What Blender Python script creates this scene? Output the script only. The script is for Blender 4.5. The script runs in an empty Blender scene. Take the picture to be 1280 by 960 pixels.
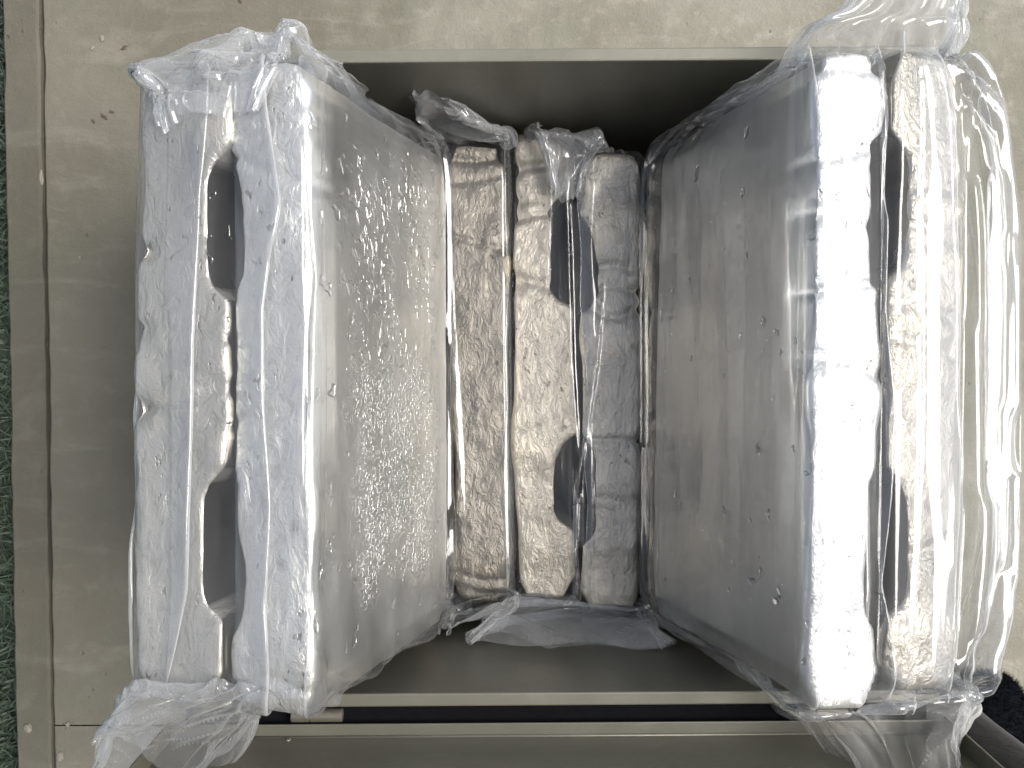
import bpy, bmesh, math, random
import numpy as np
from mathutils import Vector, Matrix, noise

R = math.radians
random.seed(7)
rng = np.random.default_rng(11)
S = bpy.context.scene
C = S.collection

# ------------------------------------------------------------------ camera
CAMZ, F = 0.91, 1005.0                      # metres above the floor; focal length in photo pixels
cam = bpy.data.cameras.new('camera')
cam.sensor_width = 36.0
cam.lens = 36.0 * F / 1280.0
cam.clip_start = 0.01
cam.clip_end = 200.0
camo = bpy.data.objects.new('camera', cam)
camo.location = (0, 0, CAMZ)
C.objects.link(camo)
S.camera = camo

def at(px, py, z):
    """point at height z seen at photo pixel (px, py)"""
    d = CAMZ - z
    return ((px - 640) * d / F, (480 - py) * d / F, z)

# ------------------------------------------------------------------ sky, sun, exposure
SUN_EL, SUN_AZ = R(53), R(3)               # azimuth measured from +x (photo right) towards +y (photo top)
w = bpy.data.worlds.new('World')
S.world = w
w.use_nodes = True
wn, wl = w.node_tree.nodes, w.node_tree.links
sky = wn.new('ShaderNodeTexSky')
sky.sky_type = 'NISHITA'
sky.sun_disc = False
sky.sun_elevation = SUN_EL
sky.sun_rotation = math.pi / 2 - SUN_AZ
sky.air_density = 1.0
sky.dust_density = 2.0
sky.ozone_density = 0.6
hs = wn.new('ShaderNodeHueSaturation')
hs.inputs['Saturation'].default_value = 0.45
wl.new(sky.outputs[0], hs.inputs['Color'])
wl.new(hs.outputs[0], wn['Background'].inputs['Color'])
wn['Background'].inputs['Strength'].default_value = 0.105

sun = bpy.data.lights.new('sun', 'SUN')
sun.energy = 2.6
sun.angle = R(34)
sun.color = (1.0, 0.965, 0.905)
suno = bpy.data.objects.new('sun', sun)
sd = Vector((math.cos(SUN_EL) * math.cos(SUN_AZ), math.cos(SUN_EL) * math.sin(SUN_AZ), math.sin(SUN_EL)))
suno.rotation_euler = sd.to_track_quat('Z', 'Y').to_euler()
suno.location = sd * 3
C.objects.link(suno)

S.view_settings.view_transform = 'Standard'
S.view_settings.look = 'None'
S.view_settings.gamma = 1.0
S.view_settings.exposure = 0.76
S.render.engine = 'CYCLES'
S.cycles.max_bounces = 7
S.cycles.diffuse_bounces = 3
S.cycles.glossy_bounces = 4
S.cycles.adaptive_threshold = 0.05
S.cycles.transparent_max_bounces = 40
S.cycles.use_denoising = True
S.cycles.caustics_reflective = False
S.cycles.caustics_refractive = False
S.cycles.sample_clamp_indirect = 4.0

# ------------------------------------------------------------------ helpers
def tag(o, label=None, cat=None, group=None, kind=None):
    if label: o['label'] = label
    if cat: o['category'] = cat
    if group: o['group'] = group
    if kind: o['kind'] = kind
    return o

def link(name, me, mat=None, parent=None, smooth=False):
    o = bpy.data.objects.new(name, me)
    C.objects.link(o)
    if mat is not None:
        me.materials.clear(); me.materials.append(mat)
    if parent is not None: o.parent = parent
    if smooth:
        me.polygons.foreach_set('use_smooth', np.ones(len(me.polygons), bool))
    return o

def empty(name, loc=(0, 0, 0), rz=0.0):
    o = bpy.data.objects.new(name, None)
    o.empty_display_size = 0.05
    o.location = loc
    o.rotation_euler = (0, 0, rz)
    C.objects.link(o)
    return o

def bm_mesh(name, bm):
    me = bpy.data.meshes.new(name)
    bmesh.ops.recalc_face_normals(bm, faces=bm.faces)
    bm.to_mesh(me); bm.free()
    return me

def bbox(bm, x0, x1, y0, y1, z0, z1, bev=0.0):
    g = bmesh.ops.create_cube(bm, size=1.0)
    for v in g['verts']:
        v.co = Vector(((x0 + x1) / 2 + v.co.x * (x1 - x0), (y0 + y1) / 2 + v.co.y * (y1 - y0), (z0 + z1) / 2 + v.co.z * (z1 - z0)))
    if bev > 0:
        es = list({e for v in g['verts'] for e in v.link_edges})
        bmesh.ops.bevel(bm, geom=es, offset=bev, segments=2, affect='EDGES', profile=0.5)
    return bm

def box_part(name, b, mat, parent, bev=0.0):
    bm = bmesh.new()
    bbox(bm, *b, bev=bev)
    return link(name, bm_mesh(name, bm), mat, parent)

class NT:
    """terse material builder"""
    def __init__(s, name):
        s.m = bpy.data.materials.new(name); s.m.use_nodes = True
        s.t = s.m.node_tree; s.n = s.t.nodes
        s.b = s.n['Principled BSDF']; s.out = s.n['Material Output']
        s.tc = s.n.new('ShaderNodeTexCoord')
    def set(s, **k):
        for a, v in k.items():
            i = s.b.inputs[a.replace('_', ' ')]
            if hasattr(v, 'links') or isinstance(v, bpy.types.NodeSocket): s.t.links.new(v, i)
            else: i.default_value = v
        return s
    def _in(s, sock, v):
        if isinstance(v, bpy.types.NodeSocket): s.t.links.new(v, sock)
        elif isinstance(v, (tuple, list)) and sock.type == 'RGBA': sock.default_value = (*v[:3], 1)
        else: sock.default_value = v
    def mapping(s, scale=(1, 1, 1), loc=(0, 0, 0), src='Object'):
        mp = s.n.new('ShaderNodeMapping')
        s.t.links.new(s.tc.outputs[src], mp.inputs[0])
        mp.inputs['Scale'].default_value = scale; mp.inputs['Location'].default_value = loc
        return mp.outputs[0]
    def noise(s, vec, scale, detail=4, rough=0.55, dist=0.0):
        n = s.n.new('ShaderNodeTexNoise'); s.t.links.new(vec, n.inputs['Vector'])
        n.inputs['Scale'].default_value = scale; n.inputs['Detail'].default_value = detail
        n.inputs['Roughness'].default_value = rough; n.inputs['Distortion'].default_value = dist
        return n.outputs['Fac']
    def vor(s, vec, scale, feature='F1', rnd=1.0):
        n = s.n.new('ShaderNodeTexVoronoi'); s.t.links.new(vec, n.inputs['Vector'])
        n.feature = feature
        n.inputs['Scale'].default_value = scale; n.inputs['Randomness'].default_value = rnd
        return n.outputs['Distance']
    def ramp(s, fac, stops, interp='LINEAR'):
        n = s.n.new('ShaderNodeValToRGB'); s.t.links.new(fac, n.inputs[0])
        cr = n.color_ramp; cr.interpolation = interp
        while len(cr.elements) < len(stops): cr.elements.new(0.5)
        for e, (p, c) in zip(cr.elements, stops):
            e.position = p
            e.color = (c, c, c, 1) if isinstance(c, (int, float)) else (*c, 1)
        return n.outputs[0]
    def rng(s, v, a, b, c=0.0, d=1.0, smooth=True):
        n = s.n.new('ShaderNodeMapRange'); n.interpolation_type = 'SMOOTHSTEP' if smooth else 'LINEAR'
        s._in(n.inputs[0], v)
        for i, q in zip((1, 2, 3, 4), (a, b, c, d)): n.inputs[i].default_value = q
        return n.outputs[0]
    def math(s, op, a, b=0.0):
        n = s.n.new('ShaderNodeMath'); n.operation = op
        s._in(n.inputs[0], a); s._in(n.inputs[1], b)
        return n.outputs[0]
    def mix(s, fac, a, b):
        n = s.n.new('ShaderNodeMix'); n.data_type = 'RGBA'
        s._in(n.inputs[0], fac); s._in(n.inputs[6], a); s._in(n.inputs[7], b)
        return n.outputs[2]
    def bump(s, h, strength, dist, prev=None):
        n = s.n.new('ShaderNodeBump')
        s._in(n.inputs['Height'], h); s._in(n.inputs['Strength'], strength); n.inputs['Distance'].default_value = dist
        if prev is not None: s.t.links.new(prev, n.inputs['Normal'])
        return n.outputs[0]
    def sep(s, src='Object'):
        n = s.n.new('ShaderNodeSeparateXYZ'); s.t.links.new(s.tc.outputs[src], n.inputs[0])
        return n.outputs

# ------------------------------------------------------------------ materials
def mat_concrete(name, base, dark, light, green):
    m = NT(name)
    o = m.mapping()
    n1 = m.noise(o, 5.0, 6, 0.62, 0.4)
    n2 = m.noise(o, 42.0, 6, 0.65)
    n3 = m.noise(o, 330.0, 3, 0.6)
    n4 = m.noise(m.mapping(loc=(3, 1, 0)), 8.5, 5, 0.6, 0.5)
    c = m.mix(m.rng(n1, 0.35, 0.68), dark, base)
    c = m.mix(m.math('MULTIPLY', m.rng(n2, 0.5, 0.75), 0.55), c, light)
    c = m.mix(m.math('MULTIPLY', m.rng(n4, 0.53, 0.67), 0.42), c, green)
    c = m.mix(m.math('MULTIPLY', m.rng(n3, 0.58, 0.72), 0.35), c, dark)
    # shade towards the planted edge painted into the colour, with browner dirt
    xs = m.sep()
    shade_dirt = m.math('MULTIPLY', m.rng(m.math('ADD', xs[0], m.math('MULTIPLY', m.math('SUBTRACT', n1, 0.5), 0.5)), 0.12, -0.35), 0.70)
    c = m.mix(shade_dirt, c, (dark[0] * .52, dark[1] * .50, dark[2] * .46))
    stn = m.rng(m.noise(m.mapping(loc=(8, 3, 1)), 13, 5, 0.68, 0.6), 0.48, 0.66)
    c = m.mix(m.math('MULTIPLY', stn, 0.20), c, tuple(v * 0.62 for v in green))
    tr = m.noise(m.mapping(scale=(0.35, 1, 1), loc=(1, 7, 0)), 24, 5, 0.6, 1.0)
    c = m.mix(m.math('MULTIPLY', m.rng(tr, 0.5, 0.75), 0.18), c, light)
    pit = m.math('MULTIPLY', m.rng(m.vor(o, 55.0), 0.05, 0.16, 1, 0), m.rng(m.noise(o, 11, 2), 0.55, 0.62))
    c = m.mix(m.math('MULTIPLY', pit, 0.5), c, tuple(v * 0.6 for v in dark))
    h = m.bump(n2, 0.35, 0.006)
    h = m.bump(n3, 0.5, 0.0015, h)
    h = m.bump(tr, 0.35, 0.005, h)
    h = m.bump(m.math('SUBTRACT', 1.0, pit), 0.6, 0.003, h)
    return m.set(Base_Color=c, Roughness=0.88, Normal=h).m

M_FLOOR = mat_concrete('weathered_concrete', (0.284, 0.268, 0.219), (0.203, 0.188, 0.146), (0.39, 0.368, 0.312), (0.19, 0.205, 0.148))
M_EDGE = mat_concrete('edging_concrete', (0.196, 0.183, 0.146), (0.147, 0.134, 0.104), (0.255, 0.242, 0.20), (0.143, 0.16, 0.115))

def mat_paint():
    m = NT('olive_grey_paint')
    o = m.mapping()
    n1 = m.noise(o, 14, 5, 0.6)
    n2 = m.noise(o, 160, 4, 0.6)
    c = m.mix(n1, (0.198, 0.190, 0.152), (0.252, 0.243, 0.198))
    sp = m.math('MULTIPLY', m.rng(m.vor(o, 60), 0.03, 0.06, 1, 0), m.rng(m.noise(o, 17, 2), 0.56, 0.6))
    c = m.mix(m.math('MULTIPLY', sp, 0.7), c, (0.42, 0.4, 0.34))
    scr = m.math('MULTIPLY', m.rng(m.noise(m.mapping(scale=(1, 9, 6)), 22, 3, .6), 0.62, 0.70), m.rng(m.noise(m.mapping(loc=(3, 3, 3)), 9, 2), 0.5, 0.62))
    c = m.mix(m.math('MULTIPLY', scr, 0.35), c, (0.33, 0.315, 0.27))
    dust = m.rng(m.noise(m.mapping(loc=(5, 2, 1)), 30, 4, .65), 0.5, 0.75)
    c = m.mix(m.math('MULTIPLY', dust, 0.25), c, (0.30, 0.28, 0.235))
    h = m.bump(n2, 0.12, 0.0015)
    return m.set(Base_Color=c, Roughness=m.rng(n1, 0.3, 0.7, 0.34, 0.46), Normal=h, Metallic=0.35).m
M_PAINT = mat_paint()
_m = NT('worn_hinge_steel'); _o = _m.mapping()
_m.set(Base_Color=_m.mix(_m.noise(_o, 120, 4), (0.22, 0.21, 0.17), (0.34, 0.32, 0.27)), Metallic=0.6, Roughness=0.4)
M_HINGE = _m.m

def mat_ingot(name, face='plain', tint=(0.80, 0.785, 0.75), seed=0.0, dull=0.0, rel=1.0, fmet=0.95, frough=0.25):
    """cast metal: rough flow-marked skin on the narrow edge, smoother on the broad faces"""
    m = NT(name)
    o = m.mapping(loc=(seed, seed * 1.7, 0))
    nrm = m.sep('Normal')
    broad = m.rng(m.math('ABSOLUTE', nrm[0]), 0.55, 0.9)
    skin = m.math('SUBTRACT', 1.0, broad)
    # flow-marked casting skin
    warp = m.noise(m.mapping(scale=(1, 1, 0.5), loc=(seed, 0, 0)), 26, 2, 0.5, 0.0)
    flow = m.noise(m.mapping(scale=(1.0, 0.55, 0.6), loc=(seed, 2, 0)), 95, 4, 0.68, 1.6)
    grain = m.noise(o, 420, 2, 0.6)
    pits = m.math('MULTIPLY', m.rng(m.noise(m.mapping(scale=(1, 0.6, 1), loc=(0, seed, 0)), 170, 2, 0.6), 0.62, 0.70), m.rng(m.noise(o, 30, 2), 0.45, 0.6))
    hgt = m.math('ADD', m.math('MULTIPLY', warp, 0.7), flow)
    h = m.bump(hgt, m.math('MULTIPLY', skin, rel), 0.0040)
    h = m.bump(grain, m.math('MULTIPLY', skin, 0.55 * rel), 0.0011, h)
    h = m.bump(m.math('SUBTRACT', 1.0, pits), m.math('MULTIPLY', skin, 0.45), 0.0014, h)
    # broad face relief
    xyz = m.sep('Object')
    if face == 'blister':
        edge = m.noise(o, 18, 2, 0.6)
        yy = m.math('ADD', xyz[1], m.math('MULTIPLY', m.math('SUBTRACT', edge, 0.5), 0.07))
        zz = m.math('ADD', xyz[2], m.math('MULTIPLY', m.math('SUBTRACT', edge, 0.5), 0.05))
        inz = m.math('MULTIPLY', m.rng(zz, -0.096, -0.06), m.rng(zz, 0.066, 0.035))
        big = m.math('MULTIPLY', m.math('MULTIPLY', m.rng(yy, -0.005, 0.03), m.rng(yy, 0.175, 0.15)), inz)
        fine = m.math('MULTIPLY', m.math('MULTIPLY', m.rng(yy, -0.16, -0.13), m.rng(yy, 0.03, 0.0)), inz)
        wv = m.mapping(scale=(1, 0.75, 1), loc=(0, seed, 0))
        d1 = m.noise(wv, 145, 2, 0.5, 0.8)
        d2 = m.noise(wv, 420, 2, 0.5, 0.3)
        dens = m.noise(m.mapping(loc=(4, seed, 3)), 30, 2)
        b1 = m.math('MULTIPLY', m.rng(d1, 0.50, 0.70), m.rng(dens, 0.34, 0.58))
        b2 = m.math('MULTIPLY', m.rng(d2, 0.45, 0.7), m.rng(dens, 0.3, 0.55))
        h = m.bump(b1, m.math('MULTIPLY', m.math('MULTIPLY', broad, big), 1.0), 0.0021, h)
        h = m.bump(b2, m.math('MULTIPLY', m.math('MULTIPLY', broad, fine), 1.0), 0.0014, h)
        patch = m.math('MULTIPLY', m.rng(m.noise(o, 60, 2), 0.64, 0.7), broad)
        h = m.bump(m.math('SUBTRACT', 1.0, patch), 0.5, 0.002, h)
    sw = m.noise(m.mapping(scale=(1, 0.5, 0.8), loc=(seed, 4, 1)), 16, 2, 0.55)
    h = m.bump(sw, m.math('MULTIPLY', broad, 0.5), 0.003, h)
    p2 = m.math('MULTIPLY', m.rng(m.noise(m.mapping(scale=(1, .7, 1), loc=(seed, 5, 2)), 105, 2, .5), 0.66, 0.72), m.rng(m.noise(m.mapping(loc=(9, seed, 0)), 30, 2), 0.47, 0.58))
    h = m.bump(m.math('SUBTRACT', 1.0, p2), m.math('MULTIPLY', broad, 0.8), 0.0015, h)
    st = m.noise(m.mapping(scale=(1, 0.4, 1), loc=(2, seed, 0)), 22, 3, 0.6)
    c = m.mix(m.rng(st, 0.35, 0.7), tuple(v * 0.86 for v in tint), tint)
    dirt = m.math('MULTIPLY', pits, skin)
    c = m.mix(m.math('MULTIPLY', dirt, 0.65), c, (0.16, 0.13, 0.10))
    cre = m.math('MULTIPLY', m.rng(flow, 0.48, 0.30), skin)
    c = m.mix(m.math('MULTIPLY', cre, 0.40), c, tuple(v * 0.5 for v in tint))
    c = m.mix(m.math('MULTIPLY', m.math('MULTIPLY', p2, broad), 0.35), c, (0.3, 0.29, 0.27))
    met = m.rng(broad, 0, 1, 0.72 - dull, fmet, smooth=False)
    ro = m.rng(broad, 0, 1, 0.42, frough, smooth=False)
    return m.set(Base_Color=c, Metallic=met, Roughness=ro, Normal=h).m

M_ING = {
    'blister': mat_ingot('cast_metal_blistered', 'blister', seed=1.3, rel=.5, fmet=.92, frough=.30),
    'pale': mat_ingot('cast_metal_pale', 'plain', tint=(0.58, 0.555, 0.51), seed=3.1, rel=.5, dull=.1),
    'cream': mat_ingot('cast_metal_cream', 'plain', tint=(0.43, 0.405, 0.36), seed=4.4, rel=.6, dull=.1),
    'grey': mat_ingot('cast_metal_pitted', 'plain', tint=(0.74, 0.69, 0.60), seed=5.7, dull=.1, rel=.5),
    'glare': mat_ingot('cast_metal_smooth', 'plain', tint=(0.74, 0.735, 0.725), seed=6.4, rel=.4, fmet=.80, frough=.37),
    'tan': mat_ingot('cast_metal_tan', 'plain', tint=(0.70, 0.635, 0.53), seed=8.9, dull=0.1, rel=.55),
    'dull': mat_ingot('cast_metal_dull', 'plain', tint=(0.31, 0.28, 0.235), seed=12.2, dull=0.0, rel=.5),
}

def mat_film(name, milk=0.10, rough=0.07, tint=(0.96, 0.965, 0.97)):
    m = NT(name); n, t = m.n, m.t
    n.remove(m.b)
    o = m.mapping()
    w1 = m.noise(m.mapping(scale=(1, 0.25, 1)), 60, 2, 0.55, 0.0)
    h = m.bump(w1, 0.14, 0.0030)
    tr = n.new('ShaderNodeBsdfTransparent'); tr.inputs[0].default_value = (0.975, 0.98, 0.985, 1)
    gl = n.new('ShaderNodeBsdfGlossy'); gl.inputs['Roughness'].default_value = rough
    t.links.new(h, gl.inputs['Normal'])
    # two-sided Schlick reflectance of a thin sheet (front and back surface together)
    ge = n.new('ShaderNodeNewGeometry')
    dp = n.new('ShaderNodeVectorMath'); dp.operation = 'DOT_PRODUCT'
    t.links.new(h, dp.inputs[0]); t.links.new(ge.outputs['Incoming'], dp.inputs[1])
    ca = m.math('MINIMUM', m.math('ABSOLUTE', dp.outputs['Value']), 1.0)
    graz = m.math('SUBTRACT', 1.0, ca)
    fres = m.math('ADD', 0.07, m.math('MULTIPLY', m.math('POWER', graz, 5.0), 0.85))
    di = n.new('ShaderNodeBsdfDiffuse'); di.inputs[0].default_value = (*tint, 1)
    tl = n.new('ShaderNodeBsdfTranslucent'); tl.inputs[0].default_value = (*tint, 1)
    ms = n.new('ShaderNodeMixShader'); ms.inputs[0].default_value = 0.45
    t.links.new(di.outputs[0], ms.inputs[1]); t.links.new(tl.outputs[0], ms.inputs[2])
    # haze of the polythene: more of it where the sheet is seen edge-on
    at_ = n.new('ShaderNodeAttribute'); at_.attribute_name = 'stress_glint'
    strk = m.rng(m.noise(m.mapping(scale=(1, 0.16, 1), loc=(2, 1, 0)), 34, 2), 0.35, 0.68, 0.3, 1.7)
    milk_s = m.math('ADD', m.math('MULTIPLY', at_.outputs['Fac'], 0.27), m.math('MULTIPLY', strk, milk))      # crease whitening, with fold glints and multiple reflections painted in as white
    hz = m.math('MINIMUM', m.math('DIVIDE', milk_s, m.math('MAXIMUM', ca, 0.08)), 0.72)
    mx = n.new('ShaderNodeMixShader')
    t.links.new(hz, mx.inputs[0]); t.links.new(tr.outputs[0], mx.inputs[1]); t.links.new(ms.outputs[0], mx.inputs[2])
    m2 = n.new('ShaderNodeMixShader')
    t.links.new(fres, m2.inputs[0]); t.links.new(mx.outputs[0], m2.inputs[1]); t.links.new(gl.outputs[0], m2.inputs[2])
    t.links.new(m2.outputs[0], m.out.inputs[0])
    return m.m
M_FILM = mat_film('clear_polythene', 0.035)
M_FILM2 = mat_film('thin_polythene', 0.034)

# ------------------------------------------------------------------ the setting
def sheet(name, x0, x1, y0, y1, z, mat, kind='structure', nx=2, ny=2, jag=0.0):
    bm = bmesh.new()
    gx = [x0 + (x1 - x0) * i / (nx - 1) for i in range(nx)]
    gy = [y0 + (y1 - y0) * i / (ny - 1) for i in range(ny)]
    vs = [[bm.verts.new((x, y, z)) for x in gx] for y in gy]
    for j in range(ny - 1):
        for i in range(nx - 1):
            bm.faces.new((vs[j][i], vs[j][i + 1], vs[j + 1][i + 1], vs[j + 1][i]))
    o = link(name, bm_mesh(name, bm), mat)
    return tag(o, kind=kind)

# concrete slab with its left edge along the edging strip; both edges run slightly askew as in the photo
def slab(name, ltop, lbot, rtop, rbot, z0, z1, mat, ya=6.0, yb=-6.0):
    """block between two slanting edges; l/r = x at y=+.43 and y=-.43"""
    bm = bmesh.new()
    Y = 6.0
    def xs(a, b, y): return a + (b - a) * (0.43 - y) / 0.86
    ys = [ya] + [q for q in (0.6 - 0.012 * i for i in range(101)) if yb + .004 < q < ya - .004] + [yb]
    rows = []
    for y in ys:
        j = noise.noise((y * 40, 0.3, ltop)) * 0.0014 + noise.noise((y * 9, 5.3, ltop)) * 0.002
        k = noise.noise((y * 40, 7.3, rtop)) * 0.0014
        xl = xs(ltop, lbot, min(max(y, -.8), .8)) + j
        xr = xs(rtop, rbot, min(max(y, -.8), .8)) + k
        b = 0.0025
        rows.append([bm.verts.new(p) for p in ((xl, y, z0), (xl, y, z1 - b), (xl + b, y, z1), (xr - b, y, z1), (xr, y, z1 - b), (xr, y, z0))])
    for a, b in zip(rows, rows[1:]):
        for i in range(5):
            bm.faces.new((a[i], b[i], b[i + 1], a[i + 1]))
    o = link(name, bm_mesh(name, bm), mat)
    return tag(o, kind='structure')
x_in_t, x_in_b = at(50, 0, 0)[0], at(66, 960, 0)[0]
x_out_t, x_out_b = at(4, 0, 0)[0], at(23, 960, 0)[0]
YJ = at(0, 906, 0)[1]
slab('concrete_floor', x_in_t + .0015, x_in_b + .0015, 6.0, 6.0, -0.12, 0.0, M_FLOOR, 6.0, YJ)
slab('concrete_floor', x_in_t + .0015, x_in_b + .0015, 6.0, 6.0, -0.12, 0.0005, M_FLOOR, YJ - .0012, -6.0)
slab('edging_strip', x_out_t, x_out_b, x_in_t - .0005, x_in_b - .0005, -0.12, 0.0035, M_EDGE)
_m = NT('mossy_soil'); _o = _m.mapping()
_m.set(Base_Color=_m.mix(_m.noise(_o, 30, 5), (0.018, 0.032, 0.02), (0.045, 0.06, 0.04)), Roughness=0.95, Normal=_m.bump(_m.noise(_o, 90, 4), 0.8, 0.01))
sheet('ground', -8, -0.5, -6, 6, -0.035, _m.m)

def grass():
    me = bpy.data.meshes.new('grass')
    V, Fc = [], []
    r = random.Random(3)
    for i in range(2600):
        y = r.uniform(-0.62, 0.62); x = -0.572 - abs(r.gauss(0, 0.05))
        a = r.uniform(0, 6.28); L = r.uniform(0.015, 0.045); wd = r.uniform(0.0008, 0.0018)
        dx, dy = math.cos(a), math.sin(a)
        px, py = -dy * wd, dx * wd
        lean = r.uniform(0.3, 1.0)
        b = len(V)
        for k, (f, hh) in enumerate(((0, 0), (.5, .62), (1, .85))):
            wk = (1, .8, .1)[k]
            cx, cy, cz = x + dx * L * f * lean, y + dy * L * f * lean, -0.036 + L * hh * (1.1 - lean * .6)
            cx = min(cx, -0.562 + (0.43 - cy) / 0.86 * 0.016 - 0.016)
            V += [(cx - px * wk, cy - py * wk, cz), (cx + px * wk, cy + py * wk, cz)]
        Fc += [(b, b + 1, b + 3, b + 2), (b + 2, b + 3, b + 5, b + 4)]
    me.from_pydata(V, [], Fc)
    m = NT('grass_blade'); o = m.mapping()
    m.set(Base_Color=m.mix(m.noise(o, 60, 3), (0.03, 0.055, 0.032), (0.075, 0.095, 0.065)), Roughness=0.6)
    tag(link('grass', me, m.m), 'dark green grass growing along the edge of the concrete', 'grass', kind='stuff')
grass()

# ------------------------------------------------------------------ the steel box
RIM = 0.345
BX0, BX1, BY0, BY1 = -0.240, 0.300, -0.2262, 0.2362
FL = 0.0090                                  # width of the folded rim
box = tag(empty('steel_box', (0.03, 0.005, 0.0), R(0.4)), 'open olive grey steel box packed with plastic-wrapped metal ingots', 'box')
def bp(name, x0, x1, y0, y1, z0, z1, mat=M_PAINT, bev=0.0, parent=None):
    return box_part(name, (x0 - .03, x1 - .03, y0 - .005, y1 - .005, z0, z1), mat, parent or box, bev)
TH = 0.0016
ix0, ix1, iy0, iy1 = BX0 + FL - TH, BX1 - FL + TH, BY0 + FL - TH, BY1 - FL + TH
bp('wall', ix0, ix1, iy1 - TH, iy1, 0.004, RIM - .001)
bp('wall', ix0, ix1, iy0, iy0 + TH, 0.004, RIM - .001)
bp('wall', ix0, ix0 + TH, iy0 + TH + .0002, iy1 - TH - .0002, 0.004, RIM - .001)
bp('wall', ix1 - TH, ix1, iy0 + TH + .0002, iy1 - TH - .0002, 0.004, RIM - .001)
bp('base', ix0 + TH, ix1 - TH, iy0 + TH, iy1 - TH, 0.002, 0.0045)
# folded rim: four flanges with rounded edges
bp('rim', BX0, BX1, iy1 - TH - .0003, BY1, RIM - .0105, RIM, bev=0.0012)
bp('rim', BX0, BX1, BY0, iy0 + TH + .0003, RIM - .0105, RIM, bev=0.0012)
bp('rim', BX0, ix0 + TH + .0003, iy0 + TH + .0006, iy1 - TH - .0006, RIM - .0105, RIM - .0004, bev=0.0012)
bp('rim', ix1 - TH - .0003, BX1, iy0 + TH + .0006, iy1 - TH - .0006, RIM - .0105, RIM - .0004, bev=0.0012)

# lid, swung up on its hinges and leaning a little back
LID_ANG = R(4)
lid_y = -0.2390
lid = empty('lid', (0, lid_y - .005, RIM - 0.004)); lid.parent = box
def lidp(name, b, bev=0.0, mat=M_PAINT):
    o = box_part(name, b, mat, lid, bev)
    return o
LX0, LX1 = BX0 - .033 + .0, BX1 - .03 + .004
lid.rotation_euler = (LID_ANG, 0, 0)
lidm = bmesh.new()
bbox(lidm, LX0, LX1, -0.0112, -0.0096, 0.0015, 0.455, bev=0.0006)
link('panel', bm_mesh('panel', lidm), M_PAINT, lid)
lidp('skirt', (LX0, LX1, -0.0098, -0.0004, -0.0005, 0.0011), .0005)
lidp('skirt', (LX0, LX1, -0.0098, 0.004, 0.4538, 0.4554), .0005)
lidp('skirt', (LX0, LX0 + .0016, -0.0099, 0.004, 0.0018, 0.4530), .0005)
lidp('skirt', (LX1 - .0016, LX1, -0.0099, 0.004, 0.0018, 0.4530), .0005)
# crease bead where skirt and panel meet
cb = bmesh.new()
bmesh.ops.create_cone(cb, cap_ends=True, segments=10, radius1=.0011, radius2=.0011, depth=LX1 - LX0 - .006,
                      matrix=Matrix.Translation(((LX0 + LX1) / 2, -0.0094, 0.0016)) @ Matrix.Rotation(R(90), 4, 'Y'))
link('weld_bead', bm_mesh('weld_bead', cb), M_PAINT, lid, True)

_m = NT('gap_black'); _o = _m.mapping()
_m.set(Base_Color=_m.mix(_m.noise(_o, 150, 3), (0.006, 0.006, 0.007), (0.011, 0.011, 0.013)), Roughness=1.0, Specular_IOR_Level=0.05)
bp('gap_dark_strip', BX0 + .004, BX1 - .004, BY0 - .0215, BY0 - .0002, RIM - .016, RIM - .0125, _m.m)  # dark strip added to stand in for shade in the lid gap
def hinge(cx):
    h = empty('hinge', (cx - .03, 0, 0)); h.parent = box
    yc, zc, rr = -0.2345 - .005 + .0005, RIM - 0.006, 0.0046
    for nm, a, b in (('knuckle', -0.018, -0.0052), ('knuckle', -0.0048, 0.018)):
        bm = bmesh.new()
        bmesh.ops.create_cone(bm, cap_ends=True, segments=20, radius1=rr, radius2=rr, depth=b - a,
                              matrix=Matrix.Translation(((a + b) / 2, yc, zc)) @ Matrix.Rotation(R(90), 4, 'Y'))
        bmesh.ops.bevel(bm, geom=[e for e in bm.edges if len(e.link_faces) == 2 and any(len(f.verts) > 4 for f in e.link_faces)], offset=.0005, segments=1, affect='EDGES')
        link(nm, bm_mesh(nm, bm), M_HINGE, h, False)
    return h
hinge(-0.140); hinge(0.218)
def rivet(px, py, r):
    x, y, z = at(px, py, RIM)
    bm = bmesh.new()
    bmesh.ops.create_uvsphere(bm, u_segments=12, v_segments=6, radius=r)
    for v in bm.verts: v.co = Vector((v.co.x + x - .03, v.co.y * .6 - .0008, v.co.z + 0.0045)); v.co.y = v.co.y
    for v in bm.verts: v.co.y = v.co.y - .0086
    link('rivet', bm_mesh('rivet', bm), M_HINGE, lid, True)
rivet(357, 918, .0022)

# ------------------------------------------------------------------ ingots
_perm = np.random.default_rng(5).permutation(256); _perm = np.concatenate([_perm, _perm, _perm])
_val = np.random.default_rng(6).uniform(-1, 1, 256)
def vnoise(x, y, z):
    x, y, z = (np.asarray(a, float) + 1000.0 for a in np.broadcast_arrays(x, y, z))
    xi, yi, zi = np.floor(x).astype(int), np.floor(y).astype(int), np.floor(z).astype(int)
    fx, fy, fz = x - xi, y - yi, z - zi
    fx, fy, fz = (f * f * f * (f * (f * 6 - 15) + 10) for f in (fx, fy, fz))
    def h(a, b, c): return _val[_perm[(_perm[(_perm[(xi + a) & 255] + yi + b) & 255] + zi + c) & 255]]
    l = lambda a, b, f: a + (b - a) * f
    return l(l(l(h(0, 0, 0), h(1, 0, 0), fx), l(h(0, 1, 0), h(1, 1, 0), fx), fy), l(l(h(0, 0, 1), h(1, 0, 1), fx), l(h(0, 1, 1), h(1, 1, 1), fx), fy), fz)
IL, IT, IH = 0.400, 0.0545, 0.205
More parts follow.
